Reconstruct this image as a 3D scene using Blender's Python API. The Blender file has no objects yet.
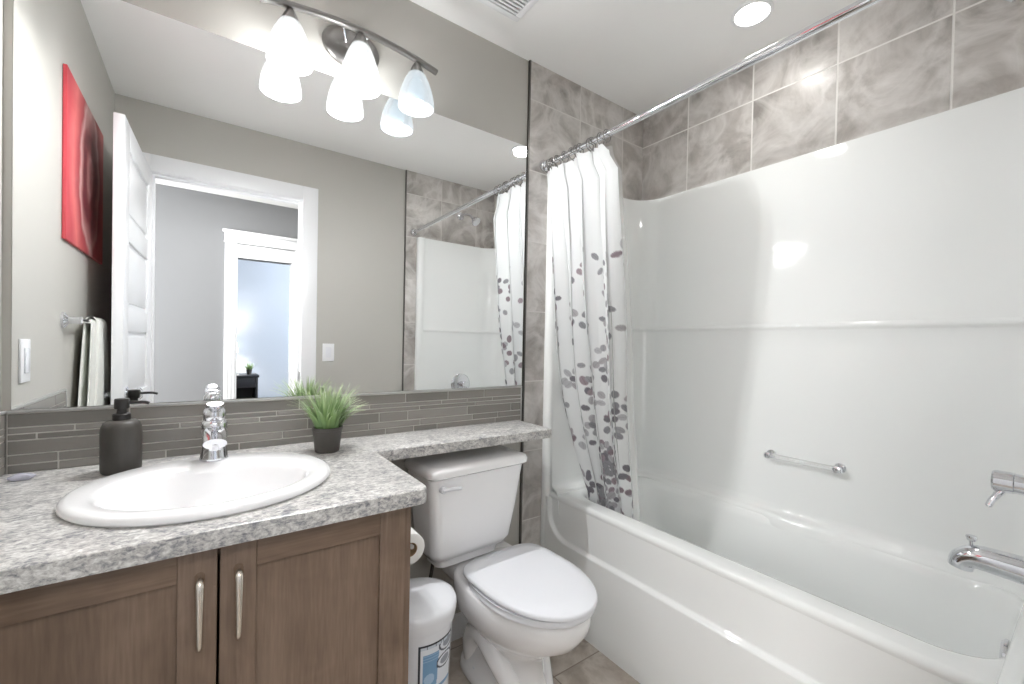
import bpy, bmesh, math, random
from mathutils import Vector, Matrix

random.seed(7)
SC = bpy.context.scene
COL = SC.collection
PI = math.pi

# ------------------------------------------------------------------ camera
F_PX, YAW, PITCH, ROLL, CV = 428.495, 35.593, -0.718, 1.167, 349.89
CAM = Vector((0.3902, -1.5184, 1.1914))
yw, pt, rl = map(math.radians, (YAW, PITCH, ROLL))
fw = Vector((math.sin(yw), math.cos(yw), 0)); ri = Vector((math.cos(yw), -math.sin(yw), 0)); up = Vector((0, 0, 1))
fw, up = math.cos(pt)*fw + math.sin(pt)*up, math.cos(pt)*up - math.sin(pt)*fw
ri, up = math.cos(rl)*ri + math.sin(rl)*up, math.cos(rl)*up - math.sin(rl)*ri
cd = bpy.data.cameras.new('camera'); cam = bpy.data.objects.new('camera', cd); COL.objects.link(cam)
cd.sensor_width = 36.0; cd.lens = F_PX*36.0/1024.0; cd.shift_y = (CV-342.0)/1024.0; cd.clip_start = 0.01
M = Matrix((ri, up, -fw)).transposed().to_4x4(); M.translation = CAM
cam.matrix_world = M
SC.camera = cam

# ------------------------------------------------------------------ world, exposure, lamps, added fill
SC.view_settings.view_transform = 'Standard'; SC.view_settings.look = 'None'
SC.view_settings.gamma = 1.0; SC.view_settings.use_curve_mapping = False
SC.view_settings.exposure = 0.98
SC.cycles.max_bounces = 16; SC.cycles.diffuse_bounces = 12; SC.cycles.glossy_bounces = 8; SC.cycles.transparent_max_bounces = 16
w = bpy.data.worlds.new('world'); SC.world = w; w.use_nodes = True
w.node_tree.nodes['Background'].inputs[0].default_value = (0.90, 0.95, 1.0, 1)
w.node_tree.nodes['Background'].inputs[1].default_value = 0.75

def area(name, loc, size, power, color=(1, 1, 1), rot=(0, 0, 0), shape='DISK', size_y=None):
    l = bpy.data.lights.new(name, 'AREA'); l.shape = shape; l.size = size
    if size_y: l.size_y = size_y
    l.energy = power; l.color = color
    o = bpy.data.objects.new(name, l); o.location = loc; o.rotation_euler = rot; COL.objects.link(o)
    return o
LAMP_W = 10.5
area('recessed_lamp_light', (2.029, -0.716, 2.418), 0.11, 0.6, (1.0, 0.985, 0.96))
area('hall_side_fill', (-1.5, -2.3, 1.25), 1.25, 54, (1.0, 0.99, 0.985), rot=(0, math.radians(-90), 0), shape='RECTANGLE', size_y=1.2)  # added fill from the hall's unseen left end; no window is there
area('hall_top_fill', (0.55, -2.05, 2.40), 0.9, 10, (1.0, 0.99, 0.98), shape='RECTANGLE', size_y=0.7)  # added fill under the hall ceiling, entering by the doorway; no fixture there
area('bedroom_window_light', (2.6, -4.1, 1.6), 1.3, 36, (0.90, 0.95, 1.0), rot=(0, math.radians(90), 0), shape='RECTANGLE', size_y=1.4)

# ------------------------------------------------------------------ material helpers
def lin(c):
    def f(v):
        v /= 255.0
        return v/12.92 if v <= 0.04045 else ((v+0.055)/1.055)**2.4
    return (f(c[0]), f(c[1]), f(c[2]), 1.0)

class NT:
    """small node-tree helper"""
    def __init__(s, name):
        s.m = bpy.data.materials.new(name); s.m.use_nodes = True
        s.t = s.m.node_tree; s.b = s.t.nodes['Principled BSDF']
    def n(s, typ, **kw):
        nd = s.t.nodes.new(typ)
        for k, v in kw.items():
            if k.startswith('i_'):
                key = k[2:]
                key = int(key) if key.isdigit() else key.replace('_', ' ')
                s.set(nd.inputs[key], v)
            else: setattr(nd, k, v)
        return nd
    def set(s, inp, v):
        if hasattr(v, 'is_linked') or isinstance(v, bpy.types.NodeSocket): s.t.links.new(v, inp)
        else: inp.default_value = v
    def math(s, op, a, b=0.0, c=None):
        nd = s.t.nodes.new('ShaderNodeMath'); nd.operation = op
        s.set(nd.inputs[0], a); s.set(nd.inputs[1], b)
        if c is not None: s.set(nd.inputs[2], c)
        return nd.outputs[0]
    def mix(s, f, a, b, mode='MIX'):
        nd = s.t.nodes.new('ShaderNodeMix'); nd.data_type = 'RGBA'; nd.blend_type = mode
        s.set(nd.inputs[0], f); s.set(nd.inputs[6], a); s.set(nd.inputs[7], b)
        return nd.outputs[2]
    def ramp(s, f, stops):
        nd = s.t.nodes.new('ShaderNodeValToRGB'); s.set(nd.inputs[0], f)
        e = nd.color_ramp.elements
        while len(e) < len(stops): e.new(0.5)
        for el, (p, c) in zip(e, stops): el.position = p; el.color = c
        return nd.outputs[0]
    def noise(s, vec, scale, detail=3, rough=0.5, dist=0.0):
        nd = s.n('ShaderNodeTexNoise'); s.set(nd.inputs['Vector'], vec)
        nd.inputs['Scale'].default_value = scale; nd.inputs['Detail'].default_value = detail
        nd.inputs['Roughness'].default_value = rough; nd.inputs['Distortion'].default_value = dist
        return nd.outputs['Fac']
    def obj(s): return s.n('ShaderNodeTexCoord').outputs['Object']
    def scale(s, vec, sc, loc=(0, 0, 0), rot=(0, 0, 0)):
        nd = s.n('ShaderNodeMapping'); s.set(nd.inputs['Vector'], vec)
        nd.inputs['Scale'].default_value = sc; nd.inputs['Location'].default_value = loc; nd.inputs['Rotation'].default_value = rot
        return nd.outputs[0]
    def bump(s, h, strength=0.2, dist=0.002):
        nd = s.n('ShaderNodeBump'); s.set(nd.inputs['Height'], h)
        nd.inputs['Strength'].default_value = strength; nd.inputs['Distance'].default_value = dist
        s.t.links.new(nd.outputs[0], s.b.inputs['Normal'])
    def out(s, color=None, rough=None, metal=None, **kw):
        if color is not None: s.set(s.b.inputs['Base Color'], color)
        if rough is not None: s.set(s.b.inputs['Roughness'], rough)
        if metal is not None: s.b.inputs['Metallic'].default_value = metal
        for k, v in kw.items(): s.set(s.b.inputs[k.replace('_', ' ')], v)
        return s.m

def plain(name, rgb, rough=0.5, metal=0.0, var=0.03, nscale=6.0, bump=0.0, bscale=300, **kw):
    t = NT(name); o = t.obj(); nz = t.noise(o, nscale, 2)
    c = lin(rgb); d = tuple(max(0, x*(1-2*var)) for x in c[:3])+(1,)
    t.out(t.mix(nz, c, d), rough, metal, **kw)
    if bump: t.bump(t.noise(o, bscale, 2), bump, 0.001)
    return t.m

def emit_mat(name, rgb, strength):
    t = NT(name)
    t.out(lin(rgb), 0.4, Emission_Color=lin(rgb), Emission_Strength=strength)
    return t.m

def tile_mat(name, ax_u, ax_v, u0, v0, tw, th, g, tones, grout, rough=0.28, marble=3.2, vein=True):
    t = NT(name); o = t.obj()
    sep = t.n('ShaderNodeSeparateXYZ'); t.set(sep.inputs[0], o)
    U = t.math('DIVIDE', t.math('SUBTRACT', sep.outputs[ax_u], u0), tw)
    V = t.math('DIVIDE', t.math('SUBTRACT', sep.outputs[ax_v], v0), th)
    fu = t.math('FRACT', U); fv = t.math('FRACT', V)
    du = t.math('MULTIPLY', t.math('SUBTRACT', 0.5, t.math('ABSOLUTE', t.math('SUBTRACT', fu, 0.5))), tw)
    dv = t.math('MULTIPLY', t.math('SUBTRACT', 0.5, t.math('ABSOLUTE', t.math('SUBTRACT', fv, 0.5))), th)
    d = t.math('MINIMUM', du, dv)
    gm = t.n('ShaderNodeMapRange'); t.set(gm.inputs[0], d); gm.inputs[1].default_value = g*0.5; gm.inputs[2].default_value = g*0.5+0.0012
    gm = gm.outputs[0]
    cmb = t.n('ShaderNodeCombineXYZ'); t.set(cmb.inputs[0], t.math('FLOOR', U)); t.set(cmb.inputs[1], t.math('FLOOR', V))
    wn = t.n('ShaderNodeTexWhiteNoise'); t.set(wn.inputs['Vector'], cmb.outputs[0])
    off = t.n('ShaderNodeVectorMath', operation='MULTIPLY_ADD'); t.set(off.inputs[0], wn.outputs['Color']); off.inputs[1].default_value = (7, 7, 7); t.set(off.inputs[2], o)
    n1 = t.noise(off.outputs[0], marble*1.3, 7, 0.68, 0.7)
    n2 = t.noise(off.outputs[0], marble*1.5, 5, 0.55, 0.9)
    c = t.ramp(n1, [(0.30, lin(tones[0])), (0.5, lin(tones[1])), (0.68, lin(tones[2]))])
    veins = t.math('SUBTRACT', 1.0, t.math('MULTIPLY', t.math('ABSOLUTE', t.math('SUBTRACT', n2, 0.5)), 9.0))
    veins = t.math('MULTIPLY', t.math('MAXIMUM', veins, 0.0), 0.42 if vein else 0.0)
    c = t.mix(veins, c, lin(tones[3]))
    tone = t.math('MULTIPLY_ADD', wn.outputs['Value'], 0.12, 0.93)
    cc = t.n('ShaderNodeCombineXYZ'); [t.set(cc.inputs[i], tone) for i in range(3)]
    c = t.mix(1.0, c, cc.outputs[0], 'MULTIPLY')
    c = t.mix(gm, lin(grout), c)
    t.out(c, t.math('MULTIPLY_ADD', gm, rough-0.8, 0.8))
    t.bump(gm, 0.5, 0.002)
    return t.m

MAT = {}
MAT['paint'] = plain('wall_paint', (187, 185, 179), 0.55, var=0.01, bump=0.05, bscale=420)
MAT['paint_left'] = MAT['paint']
MAT['ceiling'] = plain('ceiling_paint', (247, 247, 246), 0.8, var=0.01, bump=0.06, bscale=300)
MAT['white_trim'] = plain('white_trim_paint', (238, 239, 241), 0.3, var=0.005)
MAT['hall_paint'] = plain('hall_paint', (134, 135, 137), 0.6, var=0.01)
MAT['bed_paint'] = plain('bedroom_paint', (190, 198, 210), 0.6, var=0.01)
MAT['hall_floor'] = plain('hall_carpet', (150, 142, 132), 0.95, var=0.1, nscale=60, bump=0.5, bscale=500)
TONES = [(144, 139, 134), (177, 172, 167), (204, 200, 196), (232, 230, 227)]
MAT['tile_right'] = tile_mat('tub_wall_tile_right', 1, 2, -0.278, 2.275-3*0.3115, 0.3085, 0.3115, 0.005, TONES, (228, 226, 222))
MAT['tile_back'] = tile_mat('tub_wall_tile_back', 0, 2, 1.541, 2.275-7*0.3115, 0.307, 0.3115, 0.004, TONES, (212, 209, 205))
MAT['floor_tile'] = tile_mat('floor_tile', 0, 1, 1.42, -0.05, 0.33, 0.33, 0.004,
                             [(156, 145, 134), (178, 167, 156), (196, 187, 177), (224, 218, 210)], (150, 140, 130), 0.3, 4.0)
MAT['acrylic'] = plain('white_acrylic', (233, 235, 234), 0.07, var=0.003)
MAT['porcelain'] = plain('white_porcelain', (245, 245, 246), 0.08, var=0.003, Coat_Weight=0.5, Coat_Roughness=0.03)
MAT['chrome'] = plain('chrome', (225, 226, 230), 0.07, 1.0, var=0.02)
MAT['nickel'] = plain('brushed_nickel', (150, 148, 146), 0.30, 1.0, var=0.05, nscale=40)
MAT['pull'] = plain('satin_nickel_pull', (225, 218, 208), 0.25, 1.0, var=0.03)
MAT['metal_edge'] = plain('brushed_edge_trim', (112, 110, 106), 0.35, 1.0, var=0.03)
MAT['light_edge'] = plain('pale_edge_trim', (192, 192, 190), 0.35, 0.3, var=0.03)
MAT['black'] = plain('black_plastic', (38, 36, 35), 0.32, var=0.05)
MAT['bottle'] = plain('matte_charcoal', (66, 63, 59), 0.42, var=0.06, nscale=30)
MAT['pot'] = plain('dark_pot', (74, 70, 66), 0.5, var=0.06, nscale=30)
MAT['white_plastic'] = plain('white_plastic', (236, 238, 243), 0.22, var=0.004)
MAT['paper'] = plain('white_paper', (238, 238, 236), 0.9, var=0.02, nscale=80, bump=0.2, bscale=200)
MAT['towel'] = plain('white_terry', (232, 233, 228), 0.95, var=0.05, nscale=120, bump=0.6, bscale=260)
MAT['dark_gap'] = plain('dark_recess', (30, 28, 27), 0.8)
MAT['dresser'] = plain('black_dresser', (40, 40, 46), 0.4, var=0.08)
MAT['soil'] = plain('soil', (46, 38, 30), 0.95, var=0.2, nscale=90, bump=0.6)
MAT['lilac'] = plain('pale_lilac', (216, 216, 230), 0.25, var=0.08, nscale=40, Transmission_Weight=0.25)
MAT['hose'] = plain('braided_hose', (96, 92, 88), 0.35, 0.7, var=0.3, nscale=250)
MAT['rubber'] = plain('grey_rubber', (90, 90, 90), 0.6)
MAT['clear'] = NT('clear_acrylic').out((0.96, 0.97, 0.97, 1), 0.06, Transmission_Weight=0.75, IOR=1.45)

t = NT('mirror_silver'); t.out((0.93, 0.94, 0.94, 1), 0.0, 1.0); MAT['mirror'] = t.m

# brown stained maple
def wood(name, along):
    t = NT(name); o = t.obj()
    sc = {'z': (34, 34, 2.4), 'x': (2.4, 34, 34)}[along]
    v = t.scale(o, sc)
    n1 = t.noise(v, 1.0, 5, 0.6, 0.6); n2 = t.noise(t.scale(o, (5, 5, 5)), 1.0, 3, 0.55, 0.8)
    n3 = t.noise(t.scale(o, tuple(x*6 for x in sc)), 1.0, 2, 0.5)
    f = t.math('ADD', t.math('MULTIPLY', n1, 0.30), t.math('ADD', t.math('MULTIPLY', n2, 0.45), t.math('MULTIPLY', n3, 0.25)))
    c = t.ramp(f, [(0.33, lin((98, 80, 66))), (0.5, lin((122, 102, 86))), (0.68, lin((142, 122, 105)))])
    t.out(c, 0.42); t.bump(n3, 0.12, 0.001)
    return t.m
MAT['wood'] = wood('stained_maple', 'z'); MAT['wood_x'] = wood('stained_maple_rail', 'x')

# speckled laminate counter
t = NT('granite_laminate'); o = t.obj()
v = t.scale(o, (1, 1.5, 1.5), rot=(0, 0, math.radians(24)))
n1 = t.noise(v, 62, 6, 0.70, 0.7); n2 = t.noise(v, 150, 4, 0.65, 0.4); n3 = t.noise(v, 16, 3, 0.5)
f = t.math('ADD', t.math('MULTIPLY', n1, 0.55), t.math('ADD', t.math('MULTIPLY', n2, 0.27), t.math('MULTIPLY', n3, 0.18)))
c = t.ramp(f, [(0.35, lin((84, 86, 93))), (0.43, lin((138, 138, 141))), (0.495, lin((184, 182, 179))), (0.57, lin((216, 215, 212))), (0.66, lin((239, 239, 238)))])
t.out(c, 0.3); MAT['counter'] = t.m

# mosaic tiles
t = NT('mosaic_tile'); o = t.obj(); g = t.n('ShaderNodeNewGeometry')
nz = t.noise(t.scale(o, (14, 14, 160)), 1.0, 4, 0.6)
base = t.ramp(g.outputs['Random Per Island'], [(0.0, lin((122, 119, 114))), (0.5, lin((140, 136, 130))), (1.0, lin((156, 152, 146)))])
c = t.mix(t.math('MULTIPLY', nz, 0.6), base, lin((118, 114, 108)))
t.out(c, 0.32); MAT['mosaic'] = t.m
MAT['grout'] = plain('mosaic_grout', (214, 212, 206), 0.85, var=0.02)

# art: red canvas with a dark swirl
t = NT('red_swirl_canvas'); o = t.obj()
sep = t.n('ShaderNodeSeparateXYZ'); t.set(sep.inputs[0], o)
yy = t.math('MULTIPLY', t.math('ADD', sep.outputs[1], 0.17), 1.25); zz = t.math('MULTIPLY', t.math('SUBTRACT', sep.outputs[2], 0.30), 0.72)
wob = t.noise(o, 7, 2); wob2 = t.noise(t.scale(o, (1, 3, 9)), 3, 3)
r = t.math('SQRT', t.math('ADD', t.math('MULTIPLY', yy, yy), t.math('MULTIPLY', zz, zz)))
r = t.math('ADD', r, t.math('MULTIPLY', t.math('SUBTRACT', wob, 0.5), 0.12))
c = t.ramp(r, [(0.0, lin((74, 44, 44))), (0.05, lin((158, 130, 124))), (0.08, lin((80, 48, 46))), (0.13, lin((58, 34, 34))),
               (0.17, lin((150, 110, 106))), (0.20, lin((200, 172, 166))), (0.23, lin((150, 56, 60))), (0.33, lin((216, 112, 108))), (0.42, lin((186, 62, 70))), (0.6, lin((200, 84, 84)))])
c = t.mix(t.math('MULTIPLY', wob2, 0.45), c, lin((176, 62, 78)))
t.out(c, 0.5); MAT['art'] = t.m

# leaf blades
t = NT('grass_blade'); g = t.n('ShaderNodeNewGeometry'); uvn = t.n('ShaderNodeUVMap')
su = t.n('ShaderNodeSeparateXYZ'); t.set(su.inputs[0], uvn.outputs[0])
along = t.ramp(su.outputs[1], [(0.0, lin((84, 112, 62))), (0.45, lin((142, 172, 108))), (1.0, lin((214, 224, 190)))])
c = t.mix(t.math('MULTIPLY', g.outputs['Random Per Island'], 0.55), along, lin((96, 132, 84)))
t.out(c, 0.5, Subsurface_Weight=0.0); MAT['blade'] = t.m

# shower curtain with printed leaves (colours held in an attribute)
t = NT('printed_curtain'); a = t.n('ShaderNodeAttribute', attribute_name='print')
c = a.outputs['Color']
bs = t.b; t.set(bs.inputs['Base Color'], c); bs.inputs['Roughness'].default_value = 0.5
tr = t.n('ShaderNodeBsdfTranslucent'); t.set(tr.inputs[0], c)
mx = t.n('ShaderNodeMixShader'); mx.inputs[0].default_value = 0.3
t.t.links.new(bs.outputs[0], mx.inputs[1]); t.t.links.new(tr.outputs[0], mx.inputs[2])
t.t.links.new(mx.outputs[0], t.t.nodes['Material Output'].inputs['Surface'])
MAT['curtain'] = t.m
t = NT('clear_liner'); bs = t.b; t.out(lin((240, 241, 240)), 0.25)
tp = t.n('ShaderNodeBsdfTransparent'); mx = t.n('ShaderNodeMixShader'); mx.inputs[0].default_value = 0.55
t.t.links.new(bs.outputs[0], mx.inputs[1]); t.t.links.new(tp.outputs[0], mx.inputs[2])
t.t.links.new(mx.outputs[0], t.t.nodes['Material Output'].inputs['Surface'])
MAT['liner'] = t.m

def opal(name, rgb, strength, clear):
    t = NT(name); t.out((0.08, 0.08, 0.08, 1), 0.3, Emission_Color=lin(rgb), Emission_Strength=strength)
    tp = t.n('ShaderNodeBsdfTransparent'); mx = t.n('ShaderNodeMixShader'); mx.inputs[0].default_value = clear
    t.t.links.new(t.b.outputs[0], mx.inputs[1]); t.t.links.new(tp.outputs[0], mx.inputs[2])
    t.t.links.new(mx.outputs[0], t.t.nodes['Material Output'].inputs['Surface'])
    return t.m
MAT['shade_lit'] = opal('opal_glass_lit', (248, 252, 253), 0.50, 0.38)
MAT['shade_dim'] = opal('opal_glass_dim', (222, 232, 238), 0.42, 0.3)
MAT['bulb'] = emit_mat('bulb_lit', (250, 253, 255), 1.3)
MAT['bulb_dim'] = emit_mat('bulb_dim', (166, 206, 228), 0.38)
MAT['led'] = emit_mat('led_disc', (255, 252, 246), 6.0)
MAT['bed_shade'] = emit_mat('bedside_shade', (250, 246, 240), 2.6)

# ------------------------------------------------------------------ mesh helpers
def bm_new(): return bmesh.new()

def bx(bm, x0, y0, z0, x1, y1, z1, bev=0.0, seg=2, mi=0):
    t = bmesh.new()
    bmesh.ops.create_cube(t, size=1.0)
    for v in t.verts:
        v.co = Vector((x0 if v.co.x < 0 else x1, y0 if v.co.y < 0 else y1, z0 if v.co.z < 0 else z1))
    if bev > 0:
        bmesh.ops.bevel(t, geom=list(t.edges), offset=bev, offset_type='OFFSET', segments=seg, profile=0.5, affect='EDGES', clamp_overlap=True)
    bmesh.ops.recalc_face_normals(t, faces=t.faces)
    join(bm, t, mi)

def join(bm, t, mi=0, mat=None):
    vm = {}
    for v in t.verts:
        vm[v] = bm.verts.new(mat @ v.co if mat else v.co)
    for f in t.faces:
        try:
            nf = bm.faces.new([vm[v] for v in f.verts]); nf.material_index = mi
        except ValueError: pass
    t.free()

def loft(bm, rings, close_u=True, cap0=False, cap1=False, mi=0):
    """rings: list of equal-length lists of points"""
    vs = [[bm.verts.new(p) for p in r] for r in rings]
    n = len(vs[0])
    for a, b in zip(vs[:-1], vs[1:]):
        for i in range(n if close_u else n-1):
            j = (i+1) % n
            f = bm.faces.new((a[i], a[j], b[j], b[i])); f.material_index = mi
    if cap0: bm.faces.new(list(reversed(vs[0]))).material_index = mi
    if cap1: bm.faces.new(vs[-1]).material_index = mi
    return vs

def lathe(bm, prof, c=(0, 0, 0), seg=32, axis='z', cap0=True, cap1=True, mi=0):
    c = Vector(c); rings = []
    for r, h in prof:
        ring = []
        for i in range(seg):
            a = 2*PI*i/seg; u, v = r*math.cos(a), r*math.sin(a)
            p = {'z': (u, v, h), 'y': (u, h, -v), 'x': (h, u, v)}[axis]
            ring.append(c+Vector(p))
        rings.append(ring)
    loft(bm, rings, True, cap0, cap1, mi)

def tube(bm, pts, rad, seg=12, caps=True, mi=0, flat=None):
    pts = [Vector(p) for p in pts]; n = len(pts)
    rads = rad if isinstance(rad, (list, tuple)) else [rad]*n
    rings = []; up = Vector((0, 0, 1)); prev = None
    for i, p in enumerate(pts):
        d = (pts[min(i+1, n-1)]-pts[max(i-1, 0)]).normalized()
        if prev is None:
            s = d.cross(up)
            if s.length < 1e-3: s = d.cross(Vector((1, 0, 0)))
            s.normalize()
        else:
            s = (prev - d*prev.dot(d)).normalized()
        prev = s; q = s.cross(d)
        fl = flat if flat else 1.0
        rings.append([p + rads[i]*(s*math.cos(2*PI*k/seg) + q*fl*math.sin(2*PI*k/seg)) for k in range(seg)])
    loft(bm, rings, True, caps, caps, mi)

def smooth_path(pts, n=8):
    """Catmull-Rom"""
    P = [Vector(p) for p in pts]; P = [2*P[0]-P[1]]+P+[2*P[-1]-P[-2]]; out = []
    for i in range(1, len(P)-2):
        for k in range(n):
            t = k/n; a, b, c, d = P[i-1], P[i], P[i+1], P[i+2]
            out.append(0.5*((2*b)+(-a+c)*t+(2*a-5*b+4*c-d)*t*t+(-a+3*b-3*c+d)*t**3))
    out.append(P[-2]); return out

def rrect(x0, y0, x1, y1, r, z, n=6):
    """rounded rectangle ring (counter-clockwise)"""
    if not isinstance(r, (list, tuple)): r = [r]*4
    pts = []
    for (cx, cy, a0, rr) in ((x1-r[0], y0+r[0], -90, r[0]), (x1-r[1], y1-r[1], 0, r[1]), (x0+r[2], y1-r[2], 90, r[2]), (x0+r[3], y0+r[3], 180, r[3])):
        for k in range(n+1):
            a = math.radians(a0+90*k/n); pts.append(Vector((cx+rr*math.cos(a), cy+rr*math.sin(a), z)))
    return pts

def set_smooth(me, ang=35):
    for p in me.polygons: p.use_smooth = True
    try: me.set_sharp_from_angle(angle=math.radians(ang))
    except Exception: pass

def world_loc(o):
    v = Vector((0, 0, 0))
    while o: v += o.location; o = o.parent
    return v

def obj(name, bm, mat, parent=None, origin=None, ang=35, normals=True):
    """link bm as ONE mesh object; bm is in world coordinates"""
    if normals: bmesh.ops.recalc_face_normals(bm, faces=bm.faces)
    if origin == 'base':
        xs = [v.co.x for v in bm.verts]; ys = [v.co.y for v in bm.verts]; zs = [v.co.z for v in bm.verts]
        origin = Vector(((min(xs)+max(xs))/2, (min(ys)+max(ys))/2, min(zs)))
    origin = Vector(origin) if origin is not None else (world_loc(parent) if parent else Vector((0, 0, 0)))
    bmesh.ops.translate(bm, verts=bm.verts, vec=-origin)
    me = bpy.data.meshes.new(name); bm.to_mesh(me); bm.free()
    for m in (mat if isinstance(mat, (list, tuple)) else [mat]): me.materials.append(m)
    set_smooth(me, ang)
    o = bpy.data.objects.new(name, me); COL.objects.link(o)
    if parent: o.parent = parent; o.location = origin-world_loc(parent)
    else: o.location = origin
    return o

def tag(o, label, cat, group=None):
    o['label'] = label; o['category'] = cat
    if group: o['group'] = group
    return o

def thing(name, loc, label, cat, group=None):
    o = bpy.data.objects.new(name, None); o.empty_display_size = 0.05; COL.objects.link(o); o.location = loc
    return tag(o, label, cat, group)

def struct(name, bm, mat, parent=None, **kw):
    o = obj(name, bm, mat, parent, **kw)
    if not parent: o['kind'] = 'structure'
    return o

def sbox(name, mat, *b, bev=0.0, **kw):
    bm = bm_new(); bx(bm, *b, bev=bev); return struct(name, bm, mat, **kw)

# ------------------------------------------------------------------ dimensions
H = 2.44
XT, XR = 1.539, 2.321            # start of tiled tub alcove / its far wall
YF, WT = -1.50, 0.12             # inner face of front (door) wall, its thickness
DX0, DX1, DZ = 0.148, 0.882, 2.078
CZ = 0.86                        # counter top

# ------------------------------------------------------------------ room shell
sbox('floor', MAT['floor_tile'], -0.12, YF-0.06, -0.1, 2.45, 0.1, 0.0)
sbox('ceiling', MAT['ceiling'], -0.12, YF-WT, H, 2.45, 0.1, H+0.1)
sbox('wall_left', MAT['paint'], -0.12, YF-WT, 0, 0, 0.1, H)
sbox('wall_back', MAT['paint'], 0, 0, 0, 2.45, 0.1, H)
sbox('wall_right', MAT['tile_right'], XR, YF, 0, 2.45, 0.0, H)
sbox('wall_back_tile', MAT['tile_back'], XT+0.003, -0.009, 0, XR, 0.0, H)
bm = bm_new()
bx(bm, -0.12, YF-WT, 0, DX0-0.015, YF, H); bx(bm, DX1+0.015, YF-WT, 0, 2.9, YF, H); bx(bm, DX0-0.015, YF-WT, DZ+0.015, DX1+0.015, YF, H)
struct('wall_front', bm, MAT['paint'])
sbox('wall_front_tile', MAT['tile_back'], XT+0.028, YF, 0, XR, YF+0.009, H)
sbox('trim_1', MAT['metal_edge'], XT-0.004, -0.011, 0, XT+0.0035, 0.0, H)
sbox('trim_2', MAT['metal_edge'], XT+0.021, YF, 0, XT+0.0285, YF+0.011, H)
sbox('baseboard_back', MAT['white_trim'], 0.80, -0.014, 0, XT-0.004, 0.0, 0.10, bev=0.003)
# door casing and jamb of the bathroom door
CT = 0.012
bm = bm_new()
bx(bm, DX0-0.095, YF, 0, DX0-0.004, YF+CT, DZ+0.09, bev=0.002); bx(bm, DX1+0.004, YF, 0, DX1+0.092, YF+CT, DZ+0.09, bev=0.002)
bx(bm, DX0-0.004, YF, DZ+0.004, DX1+0.004, YF+CT, DZ+0.09, bev=0.002)
struct('trim_3', bm, MAT['white_trim'])
bm = bm_new()
bx(bm, DX0-0.015, YF-WT, 0, DX0, YF, DZ); bx(bm, DX1, YF-WT, 0, DX1+0.015, YF, DZ); bx(bm, DX0-0.015, YF-WT, DZ, DX1+0.015, YF, DZ+0.015)
bx(bm, DX0, YF-0.075, 0, DX0+0.011, YF-0.038, DZ-0.011); bx(bm, DX1-0.011, YF-0.075, 0, DX1, YF-0.038, DZ-0.011); bx(bm, DX0, YF-0.075, DZ-0.011, DX1, YF-0.038, DZ)
struct('trim_4', bm, MAT['white_trim'])
bm = bm_new(); bx(bm, DX1-0.0025, YF-0.034, 0.925, DX1-0.0003, YF-0.006, 0.99, bev=0.001)
tag(obj('strike_plate', bm, MAT['nickel'], origin='base'), 'small dark metal strike plate let into the white door jamb', 'strike plate')

# hall and bedroom beyond (seen in the mirror)
HY = -3.03
sbox('floor_hall', MAT['hall_floor'], -1.6, -5.14, -0.1, 3.0, YF-0.06, 0.0)
sbox('ceiling_hall', MAT['ceiling'], -1.6, -5.14, H, 3.0, YF-WT, H+0.1)
bm = bm_new()
HX0, HX1, HZ = 0.612, 1.078, 1.915
bx(bm, -1.6, HY-0.11, 0, HX0, HY, H); bx(bm, HX1, HY-0.11, 0, 3.0, HY, H); bx(bm, HX0, HY-0.11, HZ, HX1, HY, H)
struct('wall_hall', bm, MAT['hall_paint'])
sbox('wall_bedroom', MAT['bed_paint'], -1.6, -5.14, 0, 3.0, -5.04, H)
sbox('wall_bedroom_side', MAT['bed_paint'], 2.9, -5.04, 0, 3.0, HY-0.112, H)
sbox('wall_hall_side', MAT['hall_paint'], 2.9, HY-0.11, 0, 3.0, YF, H)
sbox('wall_hall_end', MAT['hall_paint'], -1.7, -5.14, 0, -1.6, YF-WT, H)
bm = bm_new()
bx(bm, HX0-0.09, HY, 0, HX0, HY+0.016, 2.045, bev=0.003); bx(bm, HX1, HY, 0, HX1+0.09, HY+0.016, 2.045, bev=0.003)
for k in range(3): bx(bm, HX0-0.068+k*0.024, HY+0.014, 0.12, HX0-0.060+k*0.024, HY+0.020, 2.03, bev=0.002)
bx(bm, HX0, HY-0.05, HZ, HX1, HY+0.006, 2.034, bev=0.002)
bx(bm, HX0-0.095, HY, 2.048, HX1+0.095, HY+0.020, 2.125, bev=0.003)
bx(bm, HX0-0.11, HY, 2.125, HX1+0.11, HY+0.038, 2.150, bev=0.006)
bx(bm, HX0-0.10, HY, 2.040, HX1+0.10, HY+0.026, 2.049, bev=0.003)
bx(bm, HX0, HY-0.11, 0, HX0+0.006, HY+0.004, HZ); bx(bm, HX1-0.03, HY-0.11, 0, HX1, HY+0.004, HZ)
struct('trim_5', bm, MAT['white_trim'])

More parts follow.
